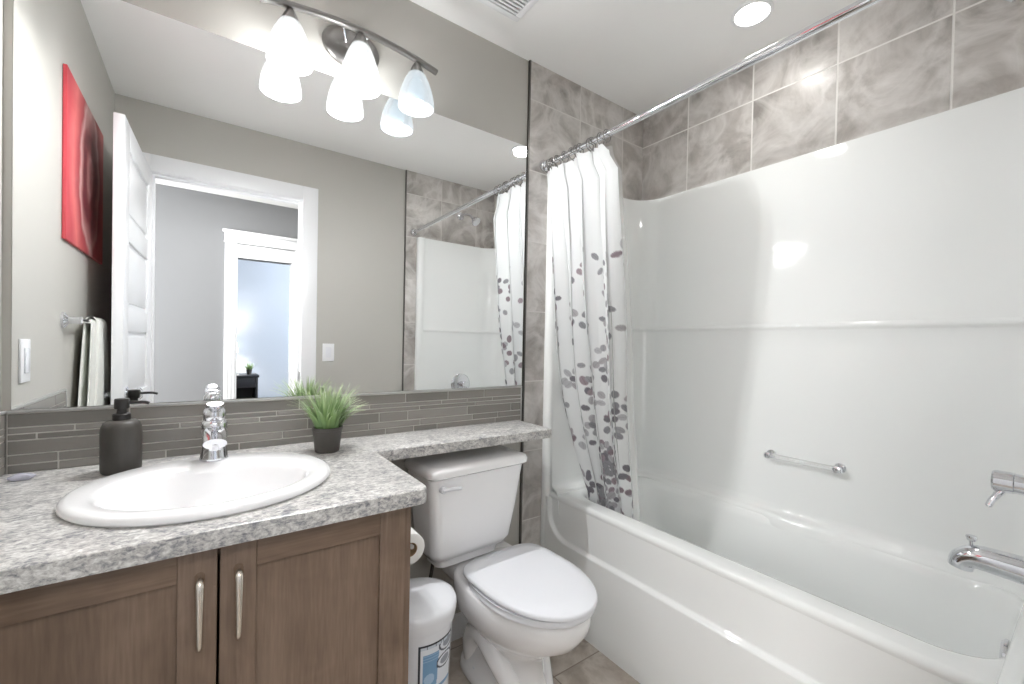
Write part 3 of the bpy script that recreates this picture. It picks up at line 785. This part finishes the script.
# ------------------------------------------------------------------ toilet
TX = 1.264
toi = thing('toilet', (1.190, -0.13, 0), 'white two-piece toilet with closed lid between the vanity and the tub', 'toilet')
def egg(cx, yb, yf, hw, z, ex_b=3.2, ex_f=2.05, split=0.42, n=56):
    yc = yb+(yf-yb)*split; pts = []
    for k in range(n):
        a = 2*PI*k/n; c, s = math.cos(a), math.sin(a)
        e = ex_f if s < 0 else ex_b
        x = hw*math.copysign(abs(c)**(2/e), c); y = (yb-yc if s > 0 else yc-yf)*math.copysign(abs(s)**(2/e), s)
        pts.append((cx+x, yc+y, z))
    return pts
bm = bm_new()
loft(bm, [egg(TX, -.105, -.50, .112, 0.001), egg(TX, -.10, -.505, .117, 0.012), egg(TX, -.105, -.50, .112, 0.035), egg(TX, -.12, -.485, .100, 0.05), egg(TX, -.135, -.465, .088, 0.10), egg(TX, -.14, -.46, .088, 0.16), egg(TX, -.14, -.49, .105, 0.20), egg(TX, -.14, -.545, .140, 0.245), egg(TX, -.135, -.61, .170, 0.295), egg(TX, -.13, -.634, .180, 0.335),
          egg(TX, -.125, -.638, .182, 0.36), egg(TX, -.12, -.636, .180, 0.385), egg(TX, -.12, -.63, .175, 0.396), egg(TX, -.13, -.60, .165, 0.40)], True, True, True)
# trapway bulge on the sides
for s in (-1, 1):
    P = smooth_path([(TX+s*0.050, -0.45, 0.02), (TX+s*0.078, -0.36, 0.14), (TX+s*0.084, -0.27, 0.20), (TX+s*0.078, -0.20, 0.14), (TX+s*0.060, -0.165, 0.015)], 5)
    tube(bm, P, [0.030+0.014*math.sin(PI*k/(len(P)-1)) for k in range(len(P))], 16)
# rear deck that carries the tank
loft(bm, [rrect(TX-.10, -.24, TX+.10, -.035, .03, .30), rrect(TX-.135, -.25, TX+.135, -.03, .035, .345), rrect(TX-.14, -.255, TX+.14, -.03, .035, .385), rrect(TX-.135, -.25, TX+.135, -.035, .03, .397)], True, True, True)
obj('bowl', bm, MAT['porcelain'], toi, ang=55)
bm = bm_new()
loft(bm, [egg(TX, -.225, -.648, .177, .401), egg(TX, -.222, -.652, .174, .406), egg(TX, -.222, -.652, .174, .414), egg(TX, -.226, -.648, .177, .419)], True, True, True); obj('seat', bm, MAT['white_plastic'], toi, ang=50)
bm = bm_new()
loft(bm, [egg(TX, -.215, -.655, .171, .4215, 5), egg(TX, -.212, -.66, .175, .425, 5), egg(TX, -.212, -.66, .175, .434, 5), egg(TX, -.217, -.654, .170, .4395, 5), egg(TX, -.25, -.58, .145, .4425, 4), egg(TX, -.32, -.50, .08, .4435, 3)], True, True, True); obj('seat_lid', bm, MAT['white_plastic'], toi, ang=50)
for s in (-1, 1):
    bm = bm_new(); lathe(bm, [(0.011, TX+s*0.075-0.02), (0.012, TX+s*0.075-0.016), (0.012, TX+s*0.075+0.016), (0.011, TX+s*0.075+0.02)], (0, -0.214, 0.414), 16, 'x'); obj('hinge', bm, MAT['white_plastic'], toi)
    bm = bm_new(); lathe(bm, [(0.016, 0.030), (0.016, 0.040), (0.012, 0.052), (0.004, 0.056)], (TX+s*0.088, -0.235, 0), 20); obj('bolt_cap', bm, MAT['white_plastic'], toi)
TKX = 1.190
bm = bm_new()
loft(bm, [rrect(TKX-.130, -.160, TKX+.130, -.045, .03, .398), rrect(TKX-.135, -.165, TKX+.135, -.040, .03, .43), rrect(TKX-.158, -.185, TKX+.158, -.032, .035, .436), rrect(TKX-.170, -.197, TKX+.170, -.030, .035, .462), rrect(TKX-.183, -.215, TKX+.183, -.026, .035, .58), rrect(TKX-.200, -.228, TKX+.200, -.024, .03, .735), rrect(TKX-.190, -.22, TKX+.190, -.03, .03, .738)], True, True, True); obj('tank', bm, MAT['porcelain'], toi, ang=50)
bm = bm_new()
loft(bm, [rrect(TKX-.205, -.236, TKX+.205, -.020, .03, .7385), rrect(TKX-.213, -.245, TKX+.213, -.017, .035, .745), rrect(TKX-.214, -.246, TKX+.214, -.017, .035, .762), rrect(TKX-.208, -.240, TKX+.208, -.02, .035, .772), rrect(TKX-.19, -.222, TKX+.19, -.03, .03, .7775), rrect(TKX-.12, -.16, TKX+.12, -.07, .02, .779)], True, True, True); obj('tank_lid', bm, MAT['porcelain'], toi, ang=50)
bm = bm_new(); lathe(bm, [(0.012, -0.222), (0.012, -0.238), (0.009, -0.242)], (TKX-0.160, 0, 0.704), 18, 'y')
tube(bm, smooth_path([(TKX-0.165, -0.240, 0.704), (TKX-0.13, -0.246, 0.706), (TKX-0.095, -0.244, 0.702)], 5), [0.008]*5+[0.0085]*5+[0.006], 14, flat=0.75); obj('flush_handle', bm, MAT['white_plastic'], toi)
for c_ in toi.children:
    if c_.name.split('.')[0] in ('seat', 'seat_lid', 'hinge'): c_.location.z -= 0.014
    if c_.name.split('.')[0] == 'bowl': c_.scale.z = 0.965
toi.rotation_euler = (0, 0, math.radians(3.0))
# supply hose and stop valve
sup = thing('supply_hose', (1.06, -0.03, 0.17), 'dark braided water supply hose behind the trash can, under the tank', 'hose')
bm = bm_new(); tube(bm, smooth_path([(1.075, -0.095, 0.400), (1.068, -0.09, 0.34), (1.050, -0.085, 0.27), (1.052, -0.07, 0.21), (1.06, -0.062, 0.18)], 6), 0.0065, 12); obj('hose', bm, MAT['hose'], sup)
bm = bm_new(); tube(bm, [(1.06, -0.001, 0.17), (1.06, -0.062, 0.17)], 0.008, 12); lathe(bm, [(0.011, 0.155), (0.011, 0.185)], (1.06, -0.062, 0), 14); lathe(bm, [(0.022, -0.0145), (0.020, -0.020)], (1.06, 0, 0.17), 18, 'y'); obj('stop_valve', bm, MAT['chrome'], sup)

# ------------------------------------------------------------------ trash can
KX, KY, KZ = 0.922, -0.312, 0.402
can = thing('trash_can', (KX, KY, 0), 'white plastic trash can with a domed lid beside the vanity', 'trash can')
bm = bm_new(); lathe(bm, [(0.086, 0.001), (0.090, 0.006), (0.104, 0.345), (0.1065, 0.380)], (KX, KY, 0), 48); obj('body', bm, MAT['white_plastic'], can)
bm = bm_new(); lathe(bm, [(0.108, 0.366), (0.112, 0.368), (0.1165, 0.398), (0.116, 0.410), (0.112, 0.419), (0.096, 0.426), (0.06, 0.433), (0.02, 0.435)], (KX, KY, 0), 48); obj('lid', bm, MAT['white_plastic'], can, ang=50)
# label wrapped on the can: dark frame, blue picture of a can and grey shapes
t = NT('can_label_print'); a = t.n('ShaderNodeAttribute', attribute_name='print'); t.out(a.outputs['Color'], 0.35); MAT['label'] = t.m
me = bpy.data.meshes.new('label'); NU, NV = 70, 90; vs = []; cl = []
A0, A1, Z0, Z1 = math.radians(-112), math.radians(-42), 0.195, 0.338
def lab(u, v):
    fr = lin((44, 48, 58)); bl = lin((118, 160, 198)); lb = lin((168, 198, 222)); wt = lin((228, 233, 240)); gy = lin((150, 156, 168)); dk = lin((70, 76, 90))
    if u < .045 or v > .965 or u > .965: return fr
    if v > .90 and u < .80: return lin((205, 214, 224)) if (u*14) % 1 < .8 else dk
    if v < .07: return bl
    # curved lid shapes on the right
    d1 = math.hypot((u-.78)/.30, (v-.86)/.16); d2 = math.hypot((u-.72)/.30, (v-.52)/.15)
    for d in (d1, d2):
        if d < .55: return gy
        if d < .80 and v < .95: return wt
        if d < .98 and u > .45: return dk
    # blue drawing of the can on the left
    if .10 < u < .46+.06*v and .12 < v < .80:
        if ((v*17) % 1) < .22 and .6 < v: return lb
        if math.hypot((u-.27)/.13, (v-.28)/.11) < 1: return lb
        return bl
    return wt
for j in range(NV+1):
    for i in range(NU+1):
        u, v = i/NU, j/NV; z = Z0+(Z1-Z0)*v; a_ = A0+(A1-A0)*u; r_ = 0.090+0.014*(z-0.006)/0.339+0.0007
        vs.append((r_*math.cos(a_), r_*math.sin(a_), z)); cl.append(lab(u, v))
fs = [(j*(NU+1)+i, j*(NU+1)+i+1, (j+1)*(NU+1)+i+1, (j+1)*(NU+1)+i) for j in range(NV) for i in range(NU)]
me.from_pydata(vs, [], fs); me.materials.append(MAT['label']); at = me.color_attributes.new('print', 'FLOAT_COLOR', 'POINT'); at.data.foreach_set('color', [x for c in cl for x in c])
for p in me.polygons: p.use_smooth = True
o = bpy.data.objects.new('label', me); COL.objects.link(o); o.parent = can; o['label'] = 'printed label with a dark frame and blue picture'

# ------------------------------------------------------------------ toilet paper on the cabinet side
PX_, PY_, PZ_ = 0.865, -0.335, 0.620
tp = thing('toilet_paper_holder', (CX1, PY_, PZ_), 'chrome toilet paper holder on the side of the vanity cabinet', 'toilet paper holder')
bm = bm_new(); lathe(bm, [(0.022, CX1+0.0005), (0.022, CX1+0.006), (0.010, CX1+0.010)], (0, PY_+0.075, PZ_), 20, 'x'); tube(bm, smooth_path([(CX1+0.004, PY_+0.075, PZ_), (PX_-0.014, PY_+0.075, PZ_), (PX_, PY_+0.062, PZ_), (PX_, PY_+0.04, PZ_), (PX_, PY_-0.06, PZ_)], 6), 0.0065, 12); obj('arm', bm, MAT['chrome'], tp)
roll = thing('toilet_paper_roll', (PX_, PY_, PZ_-0.056), 'white toilet paper roll hanging beside the vanity cabinet', 'toilet paper')
bm = bm_new(); rings = []
for r_, y in ((0.020, 0.05), (0.039, 0.05), (0.0435, 0.047), (0.044, 0.0), (0.0435, -0.047), (0.039, -0.05), (0.020, -0.05), (0.020, 0.05)):
    rings.append([(PX_+r_*math.cos(2*PI*k/40), PY_+y, PZ_-0.0119+r_*math.sin(2*PI*k/40)) for k in range(40)])
loft(bm, rings); obj('paper', bm, MAT['paper'], roll)
bm = bm_new(); loft(bm, [[(PX_+r_*math.cos(2*PI*k/24), PY_+y, PZ_-0.0119+r_*math.sin(2*PI*k/24)) for k in range(24)] for r_, y in ((0.0198, 0.0495), (0.0198, -0.0495), (0.0185, -0.0495), (0.0185, 0.0495), (0.0198, 0.0495))]); obj('core', bm, plain('card', (176, 150, 120), 0.9), roll)

# ------------------------------------------------------------------ vanity light
vl = thing('vanity_light', (0.782, 0, 2.18), 'three-shade brushed nickel vanity light with an arched bar above the mirror', 'light')
bm = bm_new(); rings = []
for (a, b, y) in ((.092, .068, -0.0005), (.094, .070, -0.006), (.090, .066, -0.014), (.070, .050, -0.021), (.03, .02, -0.024)):
    rings.append([(0.782+a*math.cos(2*PI*k/48), y, 2.178+b*math.sin(2*PI*k/48)) for k in range(48)])
loft(bm, rings, True, True, True); obj('backplate', bm, MAT['nickel'], vl, ang=50)
VY = -0.098
bm = bm_new(); P = []
for k in range(33):
    x = 0.505+0.545*k/32; zc = 2.184-0.42*(x-0.775)**2; P.append((x, VY-0.004, zc))
tube(bm, P, 0.0125, 14, flat=0.75); obj('bar', bm, MAT['nickel'], vl, ang=50)
for s in (-1, 1):
    bm = bm_new(); tube(bm, smooth_path([(0.782+s*0.022, -0.018, 2.182), (0.782+s*0.040, -0.055, 2.205), (0.782+s*0.055, -0.085, 2.200), (0.782+s*0.062, VY, 2.181)], 6), 0.0045, 10); obj('arm', bm, MAT['chrome'], vl)
for i, x in enumerate((0.584, 0.787, 0.977)):
    lit = i < 2; y = VY; zt = 2.184-0.42*(x-0.775)**2
    bm = bm_new(); lathe(bm, [(0.007, zt-0.004), (0.012, zt-0.014), (0.020, zt-0.030), (0.0255, zt-0.046), (0.0255, zt-0.050), (0.010, zt-0.050)], (x, y, 0), 28); obj('socket_cup', bm, MAT['nickel'], vl)
    bm = bm_new(); z0 = zt-0.047; L = z0-2.003
    outp = [(0.0275, 0), (0.034, .10), (0.042, .24), (0.050, .42), (0.0565, .62), (0.0605, .82), (0.0615, 1.0)]
    prof = [(r_, z0-L*f) for r_, f in outp]+[(r_-0.003, z0-L*f) for r_, f in reversed(outp)]
    lathe(bm, prof, (x, y, 0), 40, cap0=False, cap1=False)
    s_o = obj('shade', bm, MAT['shade_lit' if lit else 'shade_dim'], vl, ang=70)
    bm = bm_new(); lathe(bm, [(0.012, z0+0.004), (0.014, z0-0.018), (0.024, z0-0.045), (0.029, z0-0.066), (0.025, z0-0.086), (0.012, z0-0.096), (0.002, z0-0.098)], (x, y, 0), 24); obj('bulb', bm, MAT['bulb' if lit else 'bulb_dim'], s_o, ang=70)
    l = bpy.data.lights.new('vanity_bulb_light', 'POINT'); l.energy = LAMP_W if lit else LAMP_W*0.10; l.color = (0.985, 0.99, 1.0); l.shadow_soft_size = 0.016
    o = bpy.data.objects.new('vanity_bulb_light', l); o.location = (x, y, 2.000); COL.objects.link(o)

# ------------------------------------------------------------------ ceiling fittings
dl = thing('recessed_light', (2.029, -0.716, H), 'round recessed ceiling light over the bathtub', 'light')
bm = bm_new(); lathe(bm, [(0.070, H-0.0003), (0.071, H-0.004), (0.066, H-0.008), (0.058, H-0.007), (0.056, H-0.0015)], (2.029, -0.716, 0), 48, cap1=False); obj('trim_ring', bm, MAT['white_trim'], dl)
bm = bm_new(); lathe(bm, [(0.0565, H-0.0045), (0.02, H-0.0055), (0.002, H-0.006)], (2.029, -0.716, 0), 40); obj('diffuser', bm, MAT['led'], dl)
fan = thing('exhaust_fan', (1.21, -0.305, H), 'white square slatted exhaust fan grille on the ceiling', 'vent')
fx0, fx1, fy0, fy1 = 1.07, 1.352, -0.447, -0.163
bm = bm_new(); e = 0.024
for b in ((fx0, fy0, fx1, fy0+e), (fx0, fy1-e, fx1, fy1), (fx0, fy0+e, fx0+e, fy1-e), (fx1-e, fy0+e, fx1, fy1-e)): bx(bm, b[0], b[1], H-0.014, b[2], b[3], H-0.0003, bev=0.004)
obj('frame', bm, MAT['white_trim'], fan)
bm = bm_new(); bx(bm, fx0+e, fy0+e, H-0.0015, fx1-e, fy1-e, H-0.0004); obj('back_plate', bm, MAT['dark_gap'], fan)
ns = 15; pitch = (fy1-fy0-2*e)/ns
bm0 = bm_new(); bx(bm0, fx0+e-0.001, -0.0042, H-0.0125, fx1-e+0.001, 0.0042, H-0.004, bev=0.001, seg=1)
sl0 = obj('slat', bm0, MAT['white_trim'], fan)
for k in range(ns):
    s_ = sl0 if k == 0 else sl0.copy()
    if k: COL.objects.link(s_); s_.parent = fan
    s_.location = (sl0.location.x, fy0+e+pitch*(k+.5), sl0.location.z)

# ------------------------------------------------------------------ wall plates
def plate_front(cx, cz):
    t_ = thing('light_switch', (cx, YF, cz-0.057), 'white rocker light switch on the door wall, right of the doorway in the mirror', 'light switch', 'light switches')
    bm = bm_new(); bx(bm, cx-0.036, YF+0.0002, cz-0.058, cx+0.036, YF+0.006, cz+0.058, bev=0.002); obj('plate', bm, MAT['white_trim'], t_)
    bm = bm_new(); bx(bm, cx-0.017, YF+0.005, cz-0.033, cx+0.017, YF+0.009, cz+0.033, bev=0.002); obj('rocker', bm, MAT['white_plastic'], t_)
plate_front(1.050, 1.115)
t_ = thing('light_switch', (0, -0.158, 1.066), 'white switch plate on the left wall above the side splash', 'light switch', 'light switches')
bm = bm_new(); bx(bm, 0.0002, -0.194, 1.066, 0.006, -0.122, 1.180, bev=0.002); obj('plate', bm, MAT['white_trim'], t_)
bm = bm_new(); bx(bm, 0.005, -0.175, 1.090, 0.010, -0.141, 1.156, bev=0.002); obj('rocker', bm, MAT['white_plastic'], t_)

# ------------------------------------------------------------------ bathroom door, open against the left wall
dang = math.atan2(-(0.122-DX0), 0.70)    # swing past square
dth, dw, dh = 0.035, 0.708, 2.072
Md = Matrix.Translation((DX0+0.001, YF+0.004, 0)) @ Matrix.Rotation(math.radians(90)+dang, 4, 'Z')
# local frame: +x along the leaf from hinge to free edge, room face at y=0, other face at y=+dth
def place(bmx): bmesh.ops.transform(bmx, matrix=Md, verts=bmx.verts); return bmx
door = bpy.data.objects.new('door_1', None); door.empty_display_size = 0.05; COL.objects.link(door); door.location = (DX0, YF, 0); door['kind'] = 'structure'
bm = bm_new()
st, n_p = 0.105, 5; zb = 0.012; top_r = 0.105; bot_r = 0.17; gap = 0.10
ph = (dh-zb-top_r-bot_r-gap*(n_p-1))/n_p
core0, core1 = 0.009, dth-0.009
bx(bm, 0.02, core0, zb+0.02, dw-0.02, core1, dh-0.02)
bx(bm, 0.0, 0, zb, st, dth, dh, bev=0.0015); bx(bm, dw-st, 0, zb, dw, dth, dh, bev=0.0015)
zz = zb
bx(bm, st, 0, zb, dw-st, dth, zb+bot_r, bev=0.0015); zz = zb+bot_r
for k in range(n_p):
    za_, zb_ = zz, zz+ph
    bx(bm, st+0.022, 0.003, za_+0.022, dw-st-0.022, dth-0.003, zb_-0.022, bev=0.004)
    zz = zb_
    hh = gap if k < n_p-1 else top_r
    bx(bm, st, 0, zz, dw-st, dth, zz+hh, bev=0.0015); zz += hh
obj('door_leaf', place(bm), MAT['white_trim'], door)
for side, nm in ((-1, 'door_knob'), (1, 'door_knob')):
    bm = bm_new(); y0_ = 0.0 if side < 0 else dth; s = side
    lathe(bm, [(0.031, y0_), (0.031, y0_+s*0.004), (0.014, y0_+s*0.009), (0.011, y0_+s*0.020), (0.016, y0_+s*0.028), (0.025, y0_+s*0.036), (0.026, y0_+s*0.045), (0.018, y0_+s*0.052), (0.004, y0_+s*0.054)], (dw-0.065, 0, 0.955), 28, 'y')
    obj(nm, place(bm), MAT['chrome'], door)

# ------------------------------------------------------------------ left wall: picture, towel bar, towel
pic = thing('wall_art', (0, -0.70, 1.51), 'red canvas with a dark swirl on the left wall, seen in the mirror', 'picture')
bm = bm_new(); bx(bm, 0.001, -1.13, 1.512, 0.012, -0.515, 2.085, bev=0.002); obj('canvas', bm, MAT['art'], pic)
tb = thing('towel_bar', (0, -0.62, 1.24), 'chrome towel bar on the left wall below the red picture', 'towel bar')
bm = bm_new(); tube(bm, [(0.036, -0.528, 1.243), (0.036, -0.95, 1.243)], 0.008, 14); obj('bar', bm, MAT['chrome'], tb)
for y in (-0.535, -0.94):
    bm = bm_new(); lathe(bm, [(0.027, 0.0005), (0.027, 0.007), (0.018, 0.012), (0.012, 0.016), (0.012, 0.040), (0.014, 0.046), (0.010, 0.049)], (0, y, 1.243), 24, 'x'); obj('post', bm, MAT['chrome'], tb)
# towel: folded over the bar, two overlapping folds
tw = thing('hand_towel', (0.036, -0.72, 0.88), 'white hand towel hanging over the chrome towel bar', 'towel')
def towel(name, ya, yb2, zbf, zbb, th, fl):
    bm = bm_new(); rings = []
    prof = []
    for k in range(16): t_ = k/15; prof.append((0.0095+th+0.004*math.sin(3*t_), zbf+(1.243-zbf)*t_, 1-t_))
    for k in range(1, 10):
        a = PI*k/10; prof.append(((0.0095+th)*math.cos(a), 1.243+(0.0095+th)*math.sin(a), 0))
    for k in range(16): t_ = k/15; prof.append((-(0.0095+th), 1.243+(zbb-1.243)*t_, t_))
    for (xo, z, f) in prof:
        row = []
        for j in range(25):
            s = j/24; y = ya+(yb2-ya)*s; y += fl*f*(s-0.5)*2
            w_ = 0.004*math.sin(s*9+z*4)*f
            row.append((0.036+xo+w_, y, z))
        rings.append(row)
    inner = [[(0.036+(p[0]-0.036)*0.62, p[1], p[2]+0.0) for p in r] for r in rings]
    loft(bm, rings, False); loft(bm, inner, False)
    for idx in (0, -1): loft(bm, [rings[idx], inner[idx]], False)
    loft(bm, [[r[0] for r in rings], [r[0] for r in inner]], False); loft(bm, [[r[-1] for r in rings], [r[-1] for r in inner]], False)
    bmesh.ops.remove_doubles(bm, verts=bm.verts, dist=0.0001)
    return obj(name, bm, MAT['towel'], tw, ang=60)
towel('outer_fold', -0.755, -0.90, 0.86, 0.92, 0.012, -0.04)
towel('inner_fold', -0.70, -0.86, 0.80, 0.88, 0.002, -0.085)

# ------------------------------------------------------------------ bedroom furniture seen through two doorways
dx0, dx1, dy, dzt = 0.44, 0.915, -4.72, 0.757
dr = thing('dresser', ((dx0+dx1)/2, dy, 0), 'black dresser with an open shelf in the bedroom seen through the doorways', 'dresser')
bm = bm_new(); bx(bm, dx0, dy-0.2, 0.0, dx0+0.025, dy+0.2, dzt-0.03, bev=0.002); bx(bm, dx1-0.025, dy-0.2, 0.0, dx1, dy+0.2, dzt-0.03, bev=0.002)
bx(bm, dx0+0.025, dy-0.2, 0.02, dx1-0.025, dy-0.185, dzt-0.03); bx(bm, dx0+0.025, dy-0.185, 0.40, dx1-0.025, dy+0.195, 0.42); bx(bm, dx0+0.025, dy-0.185, 0.05, dx1-0.025, dy+0.195, 0.07)
obj('carcass', bm, MAT['dresser'], dr)
bm = bm_new(); bx(bm, dx0-0.012, dy-0.21, dzt-0.03, dx1+0.012, dy+0.215, dzt, bev=0.004); obj('top', bm, MAT['dresser'], dr)
bm = bm_new(); bx(bm, dx0+0.028, dy+0.18, dzt-0.15, dx1-0.028, dy+0.202, dzt-0.034, bev=0.002); d_ = obj('drawer', bm, MAT['dresser'], dr)
bm = bm_new(); lathe(bm, [(0.008, dy+0.202), (0.006, dy+0.212), (0.013, dy+0.218), (0.011, dy+0.226), (0.003, dy+0.228)], ((dx0+dx1)/2, 0, dzt-0.092), 14, 'y'); obj('knob', bm, MAT['nickel'], d_)
grass_plant(0.832, dy+0.05, dzt, 0.026, 0.033, 0.062, 90, (0.07, 0.12), 'tiny potted grass plant on the black dresser in the bedroom', 'plant', None, 33, 0.006)
lx, ly = 0.640, dy-0.10
lp = thing('table_lamp', (lx, ly, dzt), 'lit table lamp on the black dresser in the bedroom', 'lamp')
bm = bm_new(); lathe(bm, [(0.062, dzt+0.001), (0.062, dzt+0.010), (0.012, dzt+0.020), (0.008, dzt+0.03), (0.008, dzt+0.30)], (lx, ly, 0), 24); obj('base', bm, MAT['nickel'], lp)
bm = bm_new(); lathe(bm, [(0.085, dzt+0.27), (0.062, dzt+0.44), (0.060, dzt+0.44), (0.083, dzt+0.27)], (lx, ly, 0), 32, cap0=False, cap1=False); obj('lamp_shade', bm, MAT['bed_shade'], lp)
l = bpy.data.lights.new('bedside_bulb', 'POINT'); l.energy = 11; l.color = (1.0, 0.96, 0.92); l.shadow_soft_size = 0.04
o = bpy.data.objects.new('bedside_bulb', l); o.location = (lx, ly, dzt+0.36); COL.objects.link(o)
